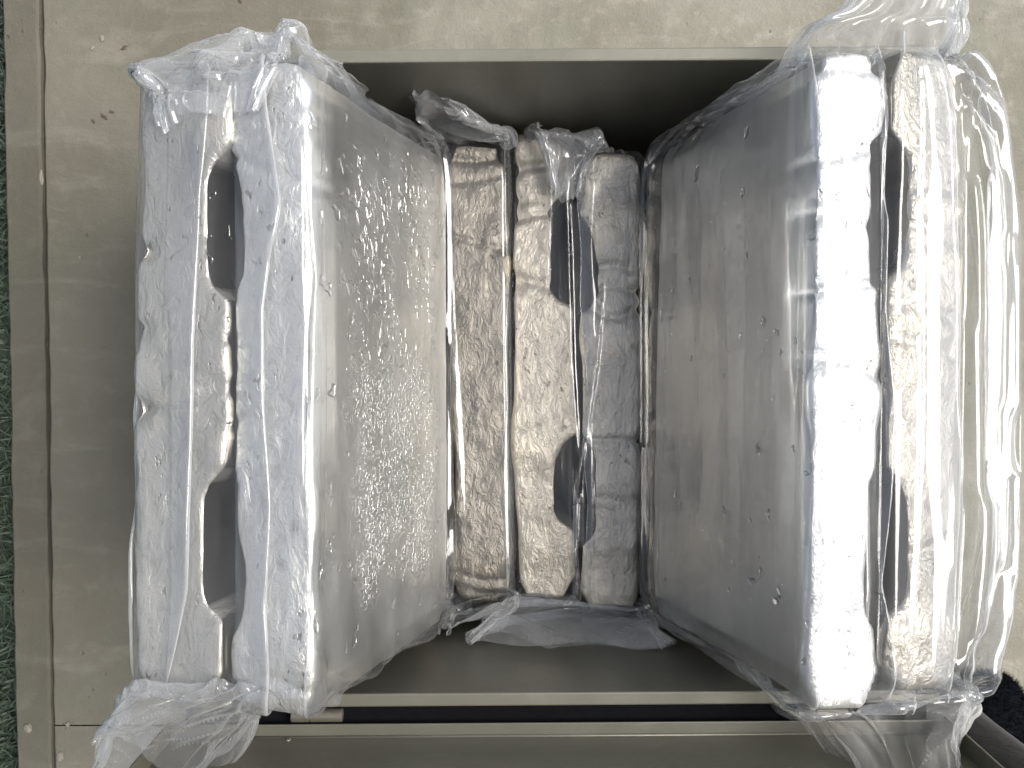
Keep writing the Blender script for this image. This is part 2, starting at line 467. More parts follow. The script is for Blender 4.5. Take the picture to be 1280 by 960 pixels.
def ingot_mesh(name, seed, notch_side=1, voxel=0.0024, nd=0.019, L=IL, IT=IT):
    """slab on edge: local x thickness, y length, z height; two grooves in the face at +x or -x"""
    r = random.Random(seed)
    t, l = IT / 2, L / 2
    pts = []
    # walk the outline counter-clockwise in xy
    c = 0.017
    face = []
    j = lambda a: r.uniform(-a, a)
    for (a, b) in ((-0.142, -0.062), (0.062, 0.142)):
        a += j(.006); b += j(.006)
        face += [(t, a - .006), (t - nd * .75, a + .002), (t - nd, a + .012), (t - nd, b - .014), (t - nd * .7, b - .003), (t, b + .008)]
    right = [(t - c * .6 + j(.003), -l + j(.003)), (t, -l + c)] + face + [(t, l - c), (t - c * .6 + j(.003), l + j(.003))]
    left = [(-t + c * .5, l - .001 + j(.004)), (-t, l - c), (-t, 0.06), (-t, -0.06), (-t, -l + c), (-t + c * .5, -l + .001 + j(.004))]
    pts = right + left
    if notch_side < 0: pts = [(-x, y) for x, y in reversed(pts)]
    bm = bmesh.new()
    lo = [bm.verts.new((x - notch_side * (.016 if (t - x * notch_side) > .002 and (x * notch_side) > -t + .024 and abs(y) < .15 else 0), y, -IH / 2)) for x, y in pts]
    hi = [bm.verts.new((x, y, IH / 2)) for x, y in pts]
    n = len(pts)
    bm.faces.new(list(reversed(lo))); bm.faces.new(hi)
    for i in range(n):
        bm.faces.new((lo[i], lo[(i + 1) % n], hi[(i + 1) % n], hi[i]))
    ps = -notch_side
    big = [e for e in bm.edges if all(abs(v.co.x * ps - t) < 1e-5 for v in e.verts) and abs(e.verts[0].co.z - e.verts[1].co.z) < 1e-6]
    bmesh.ops.bevel(bm, geom=big, offset=0.0125, segments=4, affect='EDGES', profile=0.5, clamp_overlap=True)
    small = [e for e in bm.edges if e.is_manifold and e.calc_face_angle(0) > R(30)]
    bmesh.ops.bevel(bm, geom=small, offset=0.0045, segments=2, affect='EDGES', profile=0.5, clamp_overlap=True)
    me = bm_mesh(name, bm)
    o = bpy.data.objects.new('tmp', me); C.objects.link(o)
    md = o.modifiers.new('r', 'REMESH'); md.mode = 'VOXEL'; md.voxel_size = voxel; md.use_smooth_shade = True
    sm = o.modifiers.new('s', 'SMOOTH'); sm.iterations = 3; sm.factor = 0.5
    dg = bpy.context.evaluated_depsgraph_get()
    me2 = bpy.data.meshes.new_from_object(o.evaluated_get(dg), depsgraph=dg)
    bpy.data.objects.remove(o); bpy.data.meshes.remove(me)
    me2.name = name
    nv = len(me2.vertices)
    co = np.empty(nv * 3, np.float32); me2.vertices.foreach_get('co', co); co = co.reshape(-1, 3)
    no = np.empty(nv * 3, np.float32); me2.vertices.foreach_get('normal', no); no = no.reshape(-1, 3)
    laps = [(r.uniform(-.19, .19), r.uniform(.0022, .005), r.uniform(.0012, .0030), r.uniform(-.25, .25)) for _ in range(5)]
    sx = seed * 3.7
    x, y, z = co[:, 0], co[:, 1], co[:, 2]
    top = np.clip((z - IH / 2 + .03) / .03, 0, 1)
    skin = 1.0 - np.clip((np.abs(no[:, 0]) - .6) / .3, 0, 1)
    disp = .0016 * vnoise(x * 14 + sx, y * 13, z * 9) + .0011 * vnoise(x * 30, y * 34 + sx, z * 20)
    disp = disp * (.35 + .65 * skin)
    disp = disp + (.0007 * vnoise(x * 85, y * 70, z * 60 + sx) + .0004 * vnoise(x * 190 + sx, y * 170, z * 150)) * (.12 + .88 * skin)
    for (ly, lw, ld, sl) in laps:                        # cold laps: shallow seams across the casting skin
        q = (y - ly - sl * x - .006 * vnoise(x * 40, ly * 50, sx)) / lw
        disp = disp - ld * top * np.exp(-np.minimum(q * q, 30))
    rimm = top * np.clip((x * -notch_side - IT / 2 + .016) / .012, 0, 1)
    for (ly, lw, ld, sl) in laps[:4]:                    # scalloped rim between the cast bulges
        disp = disp - .0030 * rimm * np.exp(-np.minimum(((y - ly) / .0075) ** 2, 30))
    disp = disp + .0036 * top * (1 - skin * .5) * vnoise(y * 22 + sx, 3.1, x * 3)
    co += no * disp[:, None].astype(np.float32)
    me2.vertices.foreach_set('co', co.ravel()); me2.update()
    me2.polygons.foreach_set('use_smooth', np.ones(len(me2.polygons), bool))
    return me2

GI = 'cast metal ingots packed in the box'
BOXES = {}
def ingot(key, seed, cx, cy, zbot, lean, side, mat, label, rz=0.0, me=None, nd=0.015, IT=IT, L=IL):
    """lean: positive tips the top towards +x. (cx) is the x of the bottom middle."""
    me = me or ingot_mesh('ingot', seed, side, nd=nd, IT=IT, L=L)
    o = link('metal_ingot', me, M_ING[mat] if mat else None)
    # lowest corner rests at zbot
    h = (IH / 2) * math.cos(lean) + (IT / 2) * abs(math.sin(lean))
    o.location = (cx + math.sin(lean) * IH / 2, cy, zbot + h)
    o.rotation_euler = (0, lean, rz)
    tag(o, label, 'ingot', GI)
    BOXES.setdefault(key, []).append((np.array(o.location), lean, rz, IT, L))
    return o

LOW = 0.0055
LT = LOW + IH                                # top of the lower layer
# lower layer: three in view between the tall stacks, others carry the stacks
ingot('lowL', 21, -0.0285, 0.010, LOW, 0.0, -1, 'dull', 'dull grey ingot low in the box, leftmost of the three between the wrapped stacks', R(.7), nd=.003)
ingot('lowM', 22, 0.0295, 0.015, LOW, R(-.4), 1, 'tan', 'warm tan sunlit ingot, middle of the three low in the box', R(.6), nd=.019)
ingot('lowM', 23, 0.0855, 0.003, LOW, R(.4), -1, 'grey', 'shaded grey ingot low in the box, rightmost of the three in the middle', R(-.2), nd=.012)
hid = ingot_mesh('ingot_under', 31, 1, 0.004)
hid.materials.append(M_ING['dull'])
for x, nm in ((-0.0865, 'grey ingot underneath the inner edge of the left wrapped stack'), (-0.1450, 'grey ingot underneath the middle of the left wrapped stack'),
              (-0.2020, 'grey ingot underneath the outer edge of the left wrapped stack'),
              (0.1450, 'grey ingot underneath the inner edge of the right wrapped stack'), (0.2030, 'grey ingot underneath the middle of the right wrapped stack'),
              (0.2600, 'grey ingot underneath the outer edge of the right wrapped stack')):
    ingot('hid', 31, x, 0.0, LOW, 0.0, 1, None, nm, 0.0, hid)
# upper stacks: two pairs leaning outwards
ZB = LT + 0.003
LA, RA = R(-18.5), R(16.5)
ingot('upL', 1, -0.0785, -0.001, ZB + .017, LA, -1, 'blister', 'bright blistered ingot on edge, inner of the left wrapped pair', R(.4), nd=.005, L=.386)
ingot('upL', 2, -0.1382, 0.000, ZB, LA, 1, 'pale', 'pale grey ingot on edge, outer of the left wrapped pair', R(-.6), nd=.0145, IT=.068, L=.382)
ingot('upR', 3, 0.1425, 0.003, ZB + .012, RA, 1, 'glare', 'smooth grey ingot with glaring white top, inner of the right wrapped pair', R(-.9), IT=.0485, L=.390, nd=.007)
ingot('upR', 4, 0.1917, 0.008, ZB, RA + R(1), -1, 'cream', 'pale cream wrinkled ingot on edge, outer of the right wrapped pair', R(-.6), L=.388)

# ------------------------------------------------------------------ polythene bags (small cloth solver)
def quad_loop(K, wq):
    """(W,T) unit-square loop, K points; wq = relative lengths of bottom/right/top/left edges"""
    tot = sum(wq); out = []
    cor = [(-1, -1), (1, -1), (1, 1), (-1, 1)]
    acc = [0]
    for q in wq: acc.append(acc[-1] + q)
    for k in range(K):
        s = tot * k / K
        e = max(i for i in range(4) if acc[i] <= s + 1e-9)
        f = (s - acc[e]) / wq[e]
        a, b = cor[e], cor[(e + 1) % 4]
        out.append((a[0] + (b[0] - a[0]) * f, a[1] + (b[1] - a[1]) * f))
    return np.array(out)

def make_bag(name, keys, boxes, wq, label, mat, K=132, ds=0.0042, seed=0, slack_u=1.0, slack_v=1.0, suck=0.6, iters=170,
             noise_amp=0.0025, zmin=0.0, tail_ruffle=0.0, hold=(), body=(3, 8), crumple=1.0, whiten=1.0, edge_wob=.004, crease=1.0, ncrease=12, topu=(.5, .7), pleats=()):
    """keys: list of stations, each four corner points (BL, BR, TR, TL) along the bag; film is shrunk onto the ingots"""
    r = np.random.default_rng(seed)
    keys = np.array(keys, float)                       # (n,4,3)
    seg = np.linalg.norm(np.diff(keys, axis=0), axis=2).max(axis=1)
    cnt = [max(2, int(round(s / ds))) for s in seg]
    rows, tags = [], []
    for i, n in enumerate(cnt):
        for k in range(n):
            rows.append(keys[i] + (keys[i + 1] - keys[i]) * k / n); tags.append(i + k / n)
    rows.append(keys[-1]); tags.append(len(keys) - 1)
    Q = np.array(rows); Mn = len(Q); tags = np.array(tags)
    for _ in range(3): Q[1:-1] = (Q[:-2] + 2 * Q[1:-1] + Q[2:]) / 4
    wt = quad_loop(K, wq)
    a = (1 - wt[:, 0]) / 2; b = (1 + wt[:, 0]) / 2; c = (1 - wt[:, 1]) / 2; d = (1 + wt[:, 1]) / 2
    W4 = np.stack([a * c, b * c, b * d, a * d], 1)     # K,4
    P = np.einsum('kc,mcx->mkx', W4, Q)
    for _ in range(2): P = (np.roll(P, 1, 1) + 2 * P + np.roll(P, -1, 1)) / 4
    tv0 = np.gradient(P, axis=0); tv0 /= np.linalg.norm(tv0, axis=2)[..., None] + 1e-9
    kk_ = np.arange(K) / K * 2 * math.pi
    wob = sum(r.normal() * np.cos(f * kk_ + r.uniform(0, 6.3)) / f ** .6 for f in (1, 2, 3, 5, 8, 11))
    wob2 = sum(r.normal() * np.cos(f * kk_ + r.uniform(0, 6.3)) / f ** .6 for f in (1, 2, 3, 5, 8, 11))
    e0 = np.clip(1 - tags, 0, 1)[:, None]; e1 = np.clip(1 - (tags[-1] - tags), 0, 1)[:, None]
    P = P + tv0 * (edge_wob * (e0 * wob[None] + e1 * wob2[None]))[..., None]
    ru = np.linalg.norm(np.roll(P, -1, 1) - P, axis=2)
    bodyu = np.median(ru, axis=0)
    rest_u = np.maximum(ru, (1 - tail_ruffle) * ru + tail_ruffle * bodyu[None]) * slack_u
    rv = np.linalg.norm(P[1:] - P[:-1], axis=2)
    rest_v = np.maximum(rv, 0.0012) * slack_v
    d1 = np.roll(P, -1, 1)[1:] - P[:-1]
    rest_d1 = np.sqrt(rest_v ** 2 + rest_u[:-1] ** 2)
    rest_d2 = rest_d1.copy()
    # seed the folds: noise drawn out along the bag plus crumple
    def lowf(nm, nk):
        g = r.normal(size=(nm + 3, nk))
        yi = np.linspace(0, nm, Mn); xi = np.arange(K) * nk / K
        y0 = yi.astype(int); fy = yi - y0; fy = fy * fy * (3 - 2 * fy)
        x0 = xi.astype(int); fx = xi - x0; fx = fx * fx * (3 - 2 * fx)
        g00 = g[y0][:, x0 % nk]; g01 = g[y0][:, (x0 + 1) % nk]; g10 = g[y0 + 1][:, x0 % nk]; g11 = g[y0 + 1][:, (x0 + 1) % nk]
        return (g00 * (1 - fx) + g01 * fx) * (1 - fy[:, None]) + (g10 * (1 - fx) + g11 * fx) * fy[:, None]
    tu = np.roll(P, -1, 1) - np.roll(P, 1, 1)
    tv = np.gradient(P, axis=0)
    nr = np.cross(tv, tu); nr /= np.linalg.norm(nr, axis=2)[..., None] + 1e-9
    amp = noise_amp
    P = P + nr * (amp * (0.6 * lowf(3, 30) + 0.5 * lowf(8, 18) + 0.12 * lowf(30, 40)))[..., None]
    V0 = P.copy()
    fixm = np.zeros((Mn, 1, 1))
    for h in hold:                                    # (tag index, radius) stations kept near their place
        fixm[:, 0, 0] = np.maximum(fixm[:, 0, 0], np.clip(1 - np.abs(tags - h[0]) / h[1], 0, 1) * h[2])
    hx = np.array([IT / 2 + .0016, IL / 2 + .0015, IH / 2 + .0016]); rr = 0.009
    def collide(P, shrink):
        for (cc, lean, rz, bt, bl) in boxes:
            cl, sl = math.cos(lean), math.sin(lean)
            cz, sz = math.cos(rz), math.sin(rz)
            # world = Rz * Ry * local
            Ry = np.array([[cl, 0, sl], [0, 1, 0], [-sl, 0, cl]]); Rz = np.array([[cz, -sz, 0], [sz, cz, 0], [0, 0, 1]])
            Rm = Rz @ Ry
            q = (P - cc) @ Rm
            hx[0] = bt / 2 + .0016; hx[1] = bl / 2 + .0015; e = np.abs(q) - (hx - rr)
            sg = np.sign(q)
            ep = np.maximum(e, 0); ln = np.linalg.norm(ep, axis=-1)
            inside = np.max(e, axis=-1)
            dist = np.where(inside > 0, ln, inside) - rr
            n_out = ep / (ln[..., None] + 1e-9)
            mx = np.argmax(e, axis=-1)
            n_in = np.eye(3)[mx]
            nn = np.where((inside > 0)[..., None], n_out, n_in) * sg
            pen = np.minimum(dist, 0)
            P -= (nn * pen[..., None]) @ Rm.T
        return P
    cen = np.array([bx[0] for bx in boxes])
    def attract(P, k):
        best = None; bd = None
        for (cc, lean, rz, bt, bl) in boxes:
            cl, sl = math.cos(lean), math.sin(lean)
            Rm = np.array([[cl, 0, sl], [0, 1, 0], [-sl, 0, cl]])
            q = (P - cc) @ Rm
            hx[0] = bt / 2 + .0016; hx[1] = bl / 2 + .0015; e = np.abs(q) - hx
            ep = np.maximum(e, 0) * np.sign(q)
            dd = np.linalg.norm(ep, axis=-1)
            v = ep @ Rm.T
            if best is None: best, bd = v, dd
            else:
                s = dd < bd; best = np.where(s[..., None], v, best); bd = np.minimum(bd, dd)
        step = np.minimum(bd, 0.02)
        return P - best / (bd[..., None] + 1e-9) * (step * k)[..., None]
    def solve(Aidx, Bidx, rest, stiff, only_min=False):
        A, B = P[Aidx], P[Bidx]
        dl = B - A
        ln = np.sqrt((dl * dl).sum(-1)) + 1e-12
        df = (ln - rest) / ln
        if only_min: df = np.minimum(df, 0)
        cr = dl * (0.5 * stiff * df)[..., None]
        P[Aidx] = A + cr
        P[Bidx] = B - cr
    prev = P.copy()
    ke = np.arange(0, K, 2); ko = np.arange(1, K, 2)
    me_ = np.arange(0, Mn - 1, 2); mo_ = np.arange(1, Mn - 1, 2)
    for it in range(iters):
        vel = (P - prev) * 0.82
        prev = P.copy()
        P = P + vel
        P[..., 2] -= 0.00004
        f = suck * (0.02 + 0.06 * min(1, it / (iters * .5)))
        P = attract(P, f)
        for sub in range(2):
            for ks in (ke, ko):
                kb = (ks + 1) % K
                solve(np.ix_(np.arange(Mn), ks), np.ix_(np.arange(Mn), kb), rest_u[:, ks], 0.9)
            for ms in (me_, mo_):
                solve(np.ix_(ms, np.arange(K)), np.ix_(ms + 1, np.arange(K)), rest_v[ms], 0.9)
            for ms in (me_, mo_):
                for sgn in (1, -1):
                    A, B = np.ix_(ms, np.arange(K)), np.ix_(ms + 1, (np.arange(K) + sgn) % K)
                    solve(A, B, rest_d1[ms], 0.35)
            # bending: keep neighbours two apart from folding flat
            for k0 in range(4):
                ks = np.arange(k0, K, 4); kb = (ks + 2) % K
                solve(np.ix_(np.arange(Mn), ks), np.ix_(np.arange(Mn), kb), (rest_u[:, ks] + rest_u[:, (ks + 1) % K]) * .93, 0.30, True)
            for m0 in range(4):
                ms = np.arange(m0, Mn - 2, 4)
                solve(np.ix_(ms, np.arange(K)), np.ix_(ms + 2, np.arange(K)), (rest_v[ms] + rest_v[ms + 1]) * .93, 0.30, True)
        P = collide(P, 0)
        P = P * (1 - fixm) + V0 * fixm
        P[..., 2] = np.maximum(P[..., 2], zmin)
    P = collide(P, 0)
    # ---- finer mesh
    def up(Pa, ax, per, f):
        n = Pa.shape[ax]; Pm = np.moveaxis(Pa, ax, 0)
        if per: t = np.arange(n * f) / f
        else: t = np.arange((n - 1) * f + 1) / f
        i = np.floor(t).astype(int); fr = (t - i)[:, None, None]
        def g(k): return Pm[(i + k) % n] if per else Pm[np.clip(i + k, 0, n - 1)]
        p0, p1, p2, p3 = g(-1), g(0), g(1), g(2)
        o_ = 0.5 * (2 * p1 + (p2 - p0) * fr + (2 * p0 - 5 * p1 + 4 * p2 - p3) * fr ** 2 + (3 * p1 - p0 - 3 * p2 + p3) * fr ** 3)
        return np.moveaxis(o_, 0, ax)
    P = up(up(P, 1, True, 3), 0, False, 2)
    tg = np.interp(np.arange(P.shape[0]) / 2, np.arange(Mn), tags)
    Mn, K = P.shape[:2]
    def normals(P):
        tu = np.roll(P, -1, 1) - np.roll(P, 1, 1); tv = np.gradient(P, axis=0)
        n_ = np.cross(tu, tv); n_ /= np.linalg.norm(n_, axis=2)[..., None] + 1e-9
        # outward
        s_ = np.sign(((P - P.mean(axis=1, keepdims=True)) * n_).sum(-1).mean(axis=1))
        return n_ * s_[:, None, None]
    b0, b1 = body
    ems = np.clip(np.maximum((b0 + .6 - tg) / .5, (tg - b1 + .6) / .5), 0, 1)[:, None, None]
    for _ in range(14):
        Q_ = P.copy(); Q_[1:-1] = (P[2:] + P[:-2]) / 2
        av = (np.roll(P, 1, 1) + np.roll(P, -1, 1)) / 4 + Q_ / 2
        P = P + (av - P) * ems * .9
    P = collide(P, 0)
    nr = normals(P)
    def field(nm, nk):
        g = r.normal(size=(nm + 3, nk)); yi = np.linspace(0, nm, Mn); xi = np.arange(K) * nk / K
        y0 = yi.astype(int); fy = yi - y0; fy = fy * fy * (3 - 2 * fy); x0 = xi.astype(int); fx = xi - x0; fx = fx * fx * (3 - 2 * fx)
        g00 = g[y0][:, x0 % nk]; g01 = g[y0][:, (x0 + 1) % nk]; g10 = g[y0 + 1][:, x0 % nk]; g11 = g[y0 + 1][:, (x0 + 1) % nk]
        return (g00 * (1 - fx) + g01 * fx) * (1 - fy[:, None]) + (g10 * (1 - fx) + g11 * fx) * fy[:, None]
    b0, b1 = body
    em = np.clip(np.maximum((b0 + .25 - tg) / .5, (tg - b1 + .25) / .5), 0, 1)[:, None]     # 1 in the gathered ends
    sizeL = np.linalg.norm(np.diff(P, axis=0), axis=2).mean(axis=1).sum(); per = 0.66
    def facets(cell):
        # flat facets of a crumpled sheet: random heights on a skewed triangle lattice, linear in between
        nm, nk = max(3, int(sizeL / cell)), max(6, int(per / cell))
        g = r.normal(size=(nm + 4, nk))
        yi = np.linspace(0, nm, Mn)[:, None] + 0 * np.arange(K)[None]; xi = np.arange(K)[None] * nk / K + yi * .5
        wx, wy = field(max(2, nm // 3), max(4, nk // 3)) * .35, field(max(2, nm // 3), max(4, nk // 3)) * .35
        yi = np.clip(yi + wy, 0, nm + 1); xi = xi + wx
        y0 = np.floor(yi).astype(int); x0 = np.floor(xi).astype(int); fy, fx = yi - y0, xi - x0
        a_, b_, c_, d_ = g[y0, x0 % nk], g[y0, (x0 + 1) % nk], g[y0 + 1, x0 % nk], g[y0 + 1, (x0 + 1) % nk]
        return np.where(fx + fy < 1, a_ + (b_ - a_) * fx + (c_ - a_) * fy, d_ + (c_ - d_) * (1 - fx) + (b_ - d_) * (1 - fy))
    f1, f2 = facets(.055), facets(.024)
    ht = 0.0034 * f1 + 0.0009 * f2
    disp = em * crumple * ht
    lap = np.abs(np.roll(ht, 1, 1) + np.roll(ht, -1, 1) - 2 * ht); lap[1:-1] += np.abs(ht[2:] + ht[:-2] - 2 * ht[1:-1])
    stress_glint = em * (0.20 + 0.5 * np.clip(lap / .0006 - .35, 0, 1)) * whiten
    # long tension creases along the body and slanting ones off the corners
    uu = np.arange(K)[None, :] / K; vv = np.linspace(0, 1, Mn)[:, None]
    for i in range(ncrease):
        u0 = r.uniform(*topu)
        sl = r.normal() * 0.05; wob = 0.006 * np.interp(vv[:, 0], np.linspace(0, 1, 9), r.normal(size=9))[:, None]
        vc, vh = r.uniform(.1, .9), r.uniform(.12, .5)
        du = np.abs((uu - u0 - sl * (vv - .5) - wob + .5) % 1 - .5) * per
        wd = r.uniform(.0022, .006)
        fade = np.clip(1 - np.abs(vv - vc) / vh, 0, 1) ** .6
        kk = r.uniform(.4, 1.2)
        disp = disp + crease * kk * .0022 * np.maximum(0, 1 - du / wd) ** 1.4 * fade
        stress_glint = stress_glint + .9 * kk * np.maximum(0, 1 - du / .0024) * fade * (i % 2 == 0)  # bright glint painted along every other crease
    P = P + nr * disp[..., None]
    idx = np.arange(Mn * K).reshape(Mn, K)
    q = np.stack([idx[:-1], np.roll(idx, -1, 1)[:-1], np.roll(idx, -1, 1)[1:], idx[1:]], -1).reshape(-1, 4)
    VV = [P.reshape(-1, 3)]; FF = [q]; base = Mn * K; SS = [np.clip(stress_glint, 0, 1).ravel()]
    # pleats: the sheet doubled over on itself, lying on the bag with a rounded free edge
    def samp(m, u):
        x = (u % 1) * K; i = int(x); f = x - i
        return P[m, i] * (1 - f) + P[m, (i + 1) % K] * f
    nr = normals(P)
    for (u_att, us, vr, lift) in pleats:
        ms = np.arange(int(vr[0] * (Mn - 1)), int(vr[1] * (Mn - 1)) + 1)
        cu = np.interp(np.linspace(0, 1, len(ms)), np.linspace(0, 1, len(us)), us)
        cu = cu + .004 * np.interp(np.linspace(0, 1, len(ms)), np.linspace(0, 1, 12), r.normal(size=12))
        prof = [(0, 0.05), (.15, .7), (.35, 1.0), (.55, 1.05), (.75, 1.1), (.88, 1.1), (.96, 1.0), (1.0, .72), (1.005, .42), (.985, .2), (.9, .16), (.7, .14), (.4, .12)]
        pst = np.array([0, 0, 0.03, .03, .03, .05, .5, 1.0, 1.0, .5, .05, .03, 0])
        grid = []
        wv = np.interp(np.linspace(0, 1, len(ms)), np.linspace(0, 1, 16), r.uniform(.5, 1.6, 16))
        for j, m_ in enumerate(ms):
            row = []
            for (f, hgt) in prof:
                u = u_att + (cu[j] - u_att) * f
                n_ = nr[m_, int((u % 1) * K)]
                row.append(samp(m_, u) + n_ * (.0006 + lift * hgt * wv[j]))
            grid.append(row)
        G = np.array(grid); nm, nk = G.shape[:2]
        for _ in range(2): G[1:-1] = (G[:-2] + 2 * G[1:-1] + G[2:]) / 4
        ii = np.arange(nm * nk).reshape(nm, nk) + base
        FF.append(np.stack([ii[:-1, :-1], ii[:-1, 1:], ii[1:, 1:], ii[1:, :-1]], -1).reshape(-1, 4))
        VV.append(G.reshape(-1, 3)); base += nm * nk; SS.append((pst[None, :] * np.clip(wv, .4, 1.1)[:, None]).ravel())
    me = bpy.data.meshes.new(name)
    me.from_pydata(np.concatenate(VV).tolist(), [], np.concatenate(FF).tolist())
    at_ = me.attributes.new('stress_glint', 'FLOAT', 'POINT'); at_.data.foreach_set('value', np.concatenate(SS).astype(np.float32))
    o = link(name, me, mat, None, True)
    tag(o, label, 'bag', 'clear plastic bags round the ingots')
    return o

def quad(y, BL, BR, TR, TL, dy=(0, 0, 0, 0)):
    """station at y from four (x, z) corners"""
    return [(p[0], y + q, p[1]) for p, q in zip((BL, BR, TR, TL), dy)]

# upper left bag: outer side is -x.  corners (x,z)
zt = 0.421
L_BL, L_BR, L_TR, L_TL = (-0.188, 0.213), (-0.044, 0.222), (-0.109, zt + .006), (-0.252, zt - .010)
keysL = [
    # tail thrown to the lower left
    [at(108, 975, .345), at(245, 995, .335), at(240, 975, .40), at(118, 925, .40)],
    [at(122, 935, .355), at(285, 965, .335), at(285, 930, .415), at(136, 908, .415)],
    [at(144, 895, .37), at(335, 905, .335), at(350, 858, .437), at(158, 852, .437)],
    quad(-0.209, (-0.20, 0.25), (-0.07, 0.24), (-0.113, zt + .004), (-0.25, zt - .010), (.004, .004, 0, 0)),
    quad(-0.203, L_BL, L_BR, L_TR, L_TL),
    quad(-0.10, L_BL, L_BR, L_TR, L_TL),
    quad(0.10, L_BL, L_BR, L_TR, L_TL),
    quad(0.200, L_BL, L_BR, L_TR, L_TL),
    quad(0.213, (-0.20, 0.26), (-0.055, 0.24), (-0.113, zt + .006), (-0.247, zt - .008), (0, 0, 0.004, -.012)),
    # flap folded back over the top
    [at(165, 84, .400), at(356, 28, .395), at(354, 32, .436), at(168, 88, .428)],
    [at(190, 112, .424), at(340, 76, .432), at(340, 80, .446), at(190, 114, .438)],
    [at(202, 152, .423), at(318, 138, .432), at(318, 140, .442), at(202, 154, .432)],
]
make_bag('plastic_bag', keysL, BOXES['upL'], (0.14, 0.21, 0.14, 0.2), 'crinkled clear plastic bag round the left pair of ingots', M_FILM, seed=3, whiten=1.8, tail_ruffle=0.25,
         hold=((0, .8, .4), (1, .7, .25), (2, .6, .1), (9, .5, .4), (11, 1.2, .25)), zmin=0.215, body=(3, 8.5), topu=(.52, .76),
         pleats=((.66, (.655, .645, .635, .615, .60), (.19, .84), .0026), (.60, (.575, .572, .568, .56), (.19, .82), .0022), (.52, (.535, .54, .538), (.2, .84), .0022),
                 (.735, (.71, .70, .715, .72), (.19, .8), .0022)))

# upper right bag: outer side is +x; loose on its right
R_BL, R_BR, R_TR, R_TL = (0.103, 0.222), (0.250, 0.214), (0.300, zt - .010), (0.166, zt + .002)
keysR = [
    [at(1085, 1010, .34), at(1215, 1010, .34), at(1205, 1000, .40), at(1095, 1000, .40)],
    [at(1030, 960, .33), at(1205, 935, .35), at(1195, 915, .415), at(1060, 935, .405)],
    [at(965, 905, .31), at(1235, 890, .33), at(1225, 870, .425), at(1000, 900, .425)],
    quad(-0.212, (0.13, 0.25), (0.265, 0.26), (0.300, zt - .004), (0.168, zt + .004), (.003, .003, 0, 0)),
    quad(-0.200, R_BL, R_BR, (0.320, zt - .01), R_TL),
    quad(-0.10, R_BL, (0.268, .26), (0.333, zt - .018), R_TL),
    quad(0.10, R_BL, (0.266, .26), (0.330, zt - .018), R_TL),
    quad(0.18, R_BL, (0.245, .24), (0.318, zt - .012), R_TL),
    quad(0.208, (0.115, 0.235), (0.250, 0.25), (0.298, zt - .010), (0.166, zt + .004)),
    [at(930, 55, .33), at(1200, 45, .36), at(1222, 35, .43), at(985, 40, .43)],
    [at(1010, 18, .37), at(1190, 8, .39), at(1205, 10, .435), at(1030, 15, .435)],
    [at(1070, -22, .39), at(1200, -25, .39), at(1205, -22, .43), at(1080, -20, .43)],
    [at(1090, -60, .40), at(1200, -60, .40), at(1205, -60, .42), at(1090, -60, .42)],
]
make_bag('plastic_bag', keysR, BOXES['upR'], (0.14, 0.21, 0.15, 0.21), 'loose glossy clear plastic bag round the right pair of ingots', M_FILM, seed=5, whiten=1.35, tail_ruffle=0.25, slack_u=1.0,
         suck=0.3, noise_amp=0.002, hold=((0, .8, .25), (1, .7, .2), (2, .6, .08), (6, 2.4, .08), (10, .5, .1), (12, 1.5, .25)), zmin=0.215, body=(3.2, 8.2), topu=(.40, .69), ncrease=18, crease=1.3,
         pleats=((.595, (.570, .562, .568, .560, .572), (.10, .92), .0030), (.50, (.525, .53, .52), (.14, .85), .0026), (.632, (.612, .622, .626, .61), (.2, .86), .0028), (.70, (.685, .68, .675, .69), (.14, .86), .0016), (.44, (.46, .455, .47), (.15, .8), .003)))

# lower left bag (its left half is under the left stack)
bz0, bz1 = 0.008, LT + .004
def lowbag(x0, x1): return (x0, bz0), (x1, bz0), (x1, bz1), (x0, bz1)
A = lowbag(-0.062, 0.0005)
keysA = [
    [at(556, 788, .236), at(634, 754, .222), at(636, 750, .236), at(560, 782, .250)],
    [at(560, 752, .12), at(640, 745, .12), at(640, 746, .213), at(558, 762, .216)],
    quad(-0.199, *A), quad(0.0, *A), quad(0.2, *A),
    quad(0.212, (-0.062, .09), (0.0, .08), (-0.001, bz1), (-0.06, bz1 + .004)),
    [at(520, 142, .240), at(632, 172, .212), at(630, 170, .228), at(522, 136, .256)],
    [at(520, 122, .276), at(560, 130, .270), at(562, 128, .284), at(521, 119, .292)],
]
make_bag('plastic_bag', keysA, BOXES['lowL'], (0.06, 0.2, 0.06, 0.2), 'thin clear bag round the single ingot left of centre', M_FILM2, K=100, ds=.0052, seed=8, iters=110, whiten=2.6, crumple=1.6, edge_wob=.006, slack_u=1.0,
         hold=((0, 1.2, .5), (6, .6, .3), (7, .9, .5)), zmin=0.0055, body=(1.6, 5.3), topu=(.5, .62), ncrease=4,
         pleats=((.50, (.515, .518, .512), (.2, .85), .001),))
Bq = lowbag(0.0008, 0.1165)
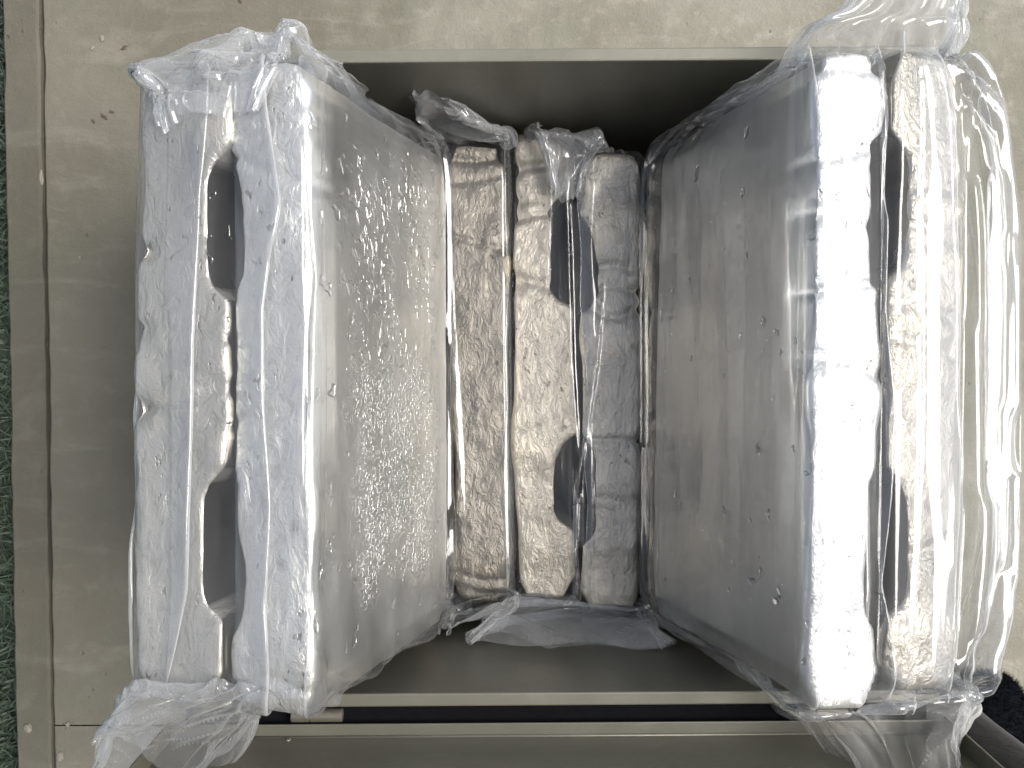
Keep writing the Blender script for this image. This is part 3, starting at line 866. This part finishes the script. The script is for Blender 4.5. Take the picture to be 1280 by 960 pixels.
keysB = [
    [at(580, 802, .246), at(836, 816, .252), at(842, 804, .264), at(588, 792, .258)],
    [at(616, 782, .226), at(812, 790, .230), at(812, 780, .246), at(612, 770, .242)],
    [at(650, 745, .13), at(800, 748, .13), at(800, 760, .214), at(648, 744, .214)],
    quad(-0.200, *Bq), quad(0.0, *Bq), quad(0.200, *Bq),
    quad(0.213, (0.004, .10), (0.112, .10), (0.110, bz1 - .002), (0.002, bz1)),
    [at(655, 175, .20), at(770, 182, .20), at(768, 180, .224), at(660, 168, .226)],
    [at(672, 154, .232), at(745, 168, .226), at(742, 168, .240), at(676, 154, .246)],
    [at(682, 186, .222), at(728, 196, .222), at(727, 197, .232), at(682, 188, .234)],
    [at(690, 236, .2195), at(720, 246, .2195), at(719, 247, .226), at(691, 237, .227)],
]
make_bag('plastic_bag', keysB, BOXES['lowM'], (0.116, 0.2, 0.116, 0.2), 'thin clear bag round the pair of ingots low in the centre', M_FILM2, K=120, ds=.0050, seed=9, iters=110, whiten=2.6, crumple=1.6, edge_wob=.006, slack_u=1.0,
         hold=((0, .9, .5), (1, .8, .4), (2, .6, .2), (8, .9, .4), (10, 1.3, .5)), zmin=0.0055, body=(2.7, 6.3), topu=(.5, .68), ncrease=5,
         pleats=((.57, (.578, .59, .585), (.24, .74), .001), (.60, (.592, .60, .598), (.24, .74), .001)))

# ------------------------------------------------------------------ photographer's leg beside the lid
def leg():
    root = tag(empty('person', at(1225, 905, 0)), 'person in black trousers and a fluffy black shoe at the lower right corner', 'person')
    def loft(name, rings, mat, seg=28, wr=0.0):
        bm = bmesh.new(); prev = None
        for k, (c, rx, ry) in enumerate(rings):
            vs = []
            for i in range(seg):
                a = 2 * math.pi * i / seg
                f = 1 + wr * noise.noise((math.cos(a) * 2.2, math.sin(a) * 2.2, k * .55))
                vs.append(bm.verts.new((c[0] + rx * f * math.cos(a), c[1] + ry * f * math.sin(a), c[2])))
            if prev:
                for i in range(seg): bm.faces.new((prev[i], prev[(i + 1) % seg], vs[(i + 1) % seg], vs[i]))
            prev = vs
        bm.faces.new(prev)
        o = link(name, bm_mesh(name, bm), mat, root, True)
        return o
    m = NT('black_twill'); o = m.mapping()
    m.set(Base_Color=m.mix(m.noise(o, 500, 3), (0.010, 0.009, 0.011), (0.02, 0.018, 0.021)), Roughness=0.9,
          Normal=m.bump(m.noise(o, 35, 4), 0.4, 0.008), Sheen_Weight=0.08)
    p0 = np.array(at(1186, 880, .05)); base = np.array(root.location)
    a0 = np.array([0.428, -0.352, 0.03]) - base
    a1 = np.array([0.400, -0.362, 0.30]) - base
    a2 = np.array([0.43, -0.43, 0.80]) - base
    rings = []
    for i in range(15):
        f = i / 14
        c = (1 - f) ** 2 * a0 + 2 * f * (1 - f) * a1 + f * f * a2
        rings.append((c, 0.046 + .03 * f, 0.046 + .04 * f))
    loft('trouser_leg', rings, m.m, wr=0.10)
    # fluffy shoe: a shaped foot covered in short pile
    fm = NT('black_pile'); fo = fm.mapping()
    fm.set(Base_Color=(0.005, 0.006, 0.008, 1), Roughness=0.95, Specular_IOR_Level=0.08)
    bm = bmesh.new()
    bmesh.ops.create_uvsphere(bm, u_segments=40, v_segments=24, radius=1)
    for v in bm.verts:
        x, y, z = v.co
        wdt = 0.050 * (1 - .18 * max(0, -y))
        v.co = Vector((x * wdt, y * 0.088, max(-0.034, z * 0.040) + 0.035))
    # turn the toe to the upper right
    bmesh.ops.rotate(bm, verts=bm.verts, matrix=Matrix.Rotation(R(-35), 3, 'Z'), cent=(0, 0, 0))
    bmesh.ops.translate(bm, verts=bm.verts, vec=Vector((0.492, -0.392, 0.0)) - Vector(base))
    sh = link('shoe', bm_mesh('shoe', bm), fm.m, root, True)
    r = random.Random(4); me = sh.data; V, Fc = [], []
    me.calc_loop_triangles()
    ar = np.array([t.area for t in me.loop_triangles]); pick = rng.choice(len(ar), 22000, p=ar / ar.sum())
    for ti in pick:
        t = me.loop_triangles[ti]; u, v_ = r.random(), r.random()
        if u + v_ > 1: u, v_ = 1 - u, 1 - v_
        p = [me.vertices[i].co for i in t.vertices]
        q = p[0] + (p[1] - p[0]) * u + (p[2] - p[0]) * v_
        nn = (Vector(t.normal) + Vector((r.gauss(0, .45), r.gauss(0, .45), r.gauss(0, .45)))).normalized()
        sd_ = nn.orthogonal().normalized() * .00022
        L = r.uniform(.003, .008); b = len(V)
        V += [tuple(q - sd_), tuple(q + sd_), tuple(q + nn * L)]; Fc.append((b, b + 1, b + 2))
    pm = bpy.data.meshes.new('pile'); pm.from_pydata(V, [], Fc)
    pl = link('pile', pm, fm.m, sh); pl['kind'] = 'stuff'
leg()

# ------------------------------------------------------------------ grit on the concrete
def grit():
    r = random.Random(12)
    gm = NT('stone_grit'); o = gm.mapping()
    gm.set(Base_Color=gm.mix(gm.noise(o, 90, 2), (0.17, 0.15, 0.12), (0.28, 0.26, 0.21)), Roughness=0.85)
    spots = [(128, 48, .0030, 'pale pebble on the shaded concrete near the top left corner'), (116, 60, .0026, 'small flat pebble just below another near the top left corner'),
             (52, 222, .0042, 'yellowish stone chip lying on the joint beside the edging strip'), (49, 124, .0013, 'tiny white grain on the joint of the edging strip'),
             (38, 908, .0046, 'pale stone chip on the edging strip near the bottom left corner'), (76, 945, .0045, 'brown stone chip beside the joint at the bottom left corner'),
             (85, 905, .0030, 'small pebble on the concrete just left of the bag tail'), (100, 322, .0022, 'reddish grain on the shaded concrete left of the bag'),
             (117, 152, .0019, 'brown dirt crumb, leftmost of three in a row by the bag'), (130, 146, .0024, 'brown dirt crumb, middle of three in a row by the bag'), (139, 140, .0017, 'brown dirt crumb touching the edge of the bag, rightmost of three'),
             (155, 60, .0021, 'dark curled dirt fleck above the left bag'), (300, 2, .0017, 'dark dirt fleck at the top edge of the picture')]
    dm = NT('brown_dirt'); do = dm.mapping()
    dm.set(Base_Color=dm.mix(dm.noise(do, 200, 3), (0.06, 0.045, 0.03), (0.13, 0.10, 0.07)), Roughness=0.95)
    for px, py, s, lab in spots:
        bm = bmesh.new(); bmesh.ops.create_icosphere(bm, subdivisions=2, radius=s)
        e = r.uniform(.6, .9)
        for v in bm.verts:
            f = 1 + .3 * noise.noise(v.co * (1.1 / s) + Vector((px, py, 0)))
            dk = 'dirt' in lab
            f = 1 + (1.1 if dk else .55) * noise.noise(v.co * ((1.6 if dk else 1.1) / s) + Vector((px, py, 0)))
            v.co = Vector((v.co.x * f * (1.7 if dk else e), v.co.y * f * (2.1 if px == 52 else .8 if dk else 1.1), v.co.z * f * (.35 if dk else .5)))
        nm_ = 'dirt_crumb' if 'dirt' in lab else 'pebble'
        ob = link(nm_, bm_mesh(nm_, bm), dm.m if 'dirt' in lab else gm.m, None, False)
        x, y, _ = at(px, py, 0)
        ob.location = (x, y, s * .28 + (.0035 if px < 47 else 0)); ob.rotation_euler = (0, 0, (r.uniform(-.9, .9) if 'dirt' in lab else r.uniform(-.4, .4)) if px != 52 else 0.05)
        tag(ob, lab, 'dirt' if 'dirt' in lab else 'pebble', 'loose grit on the concrete')
grit()
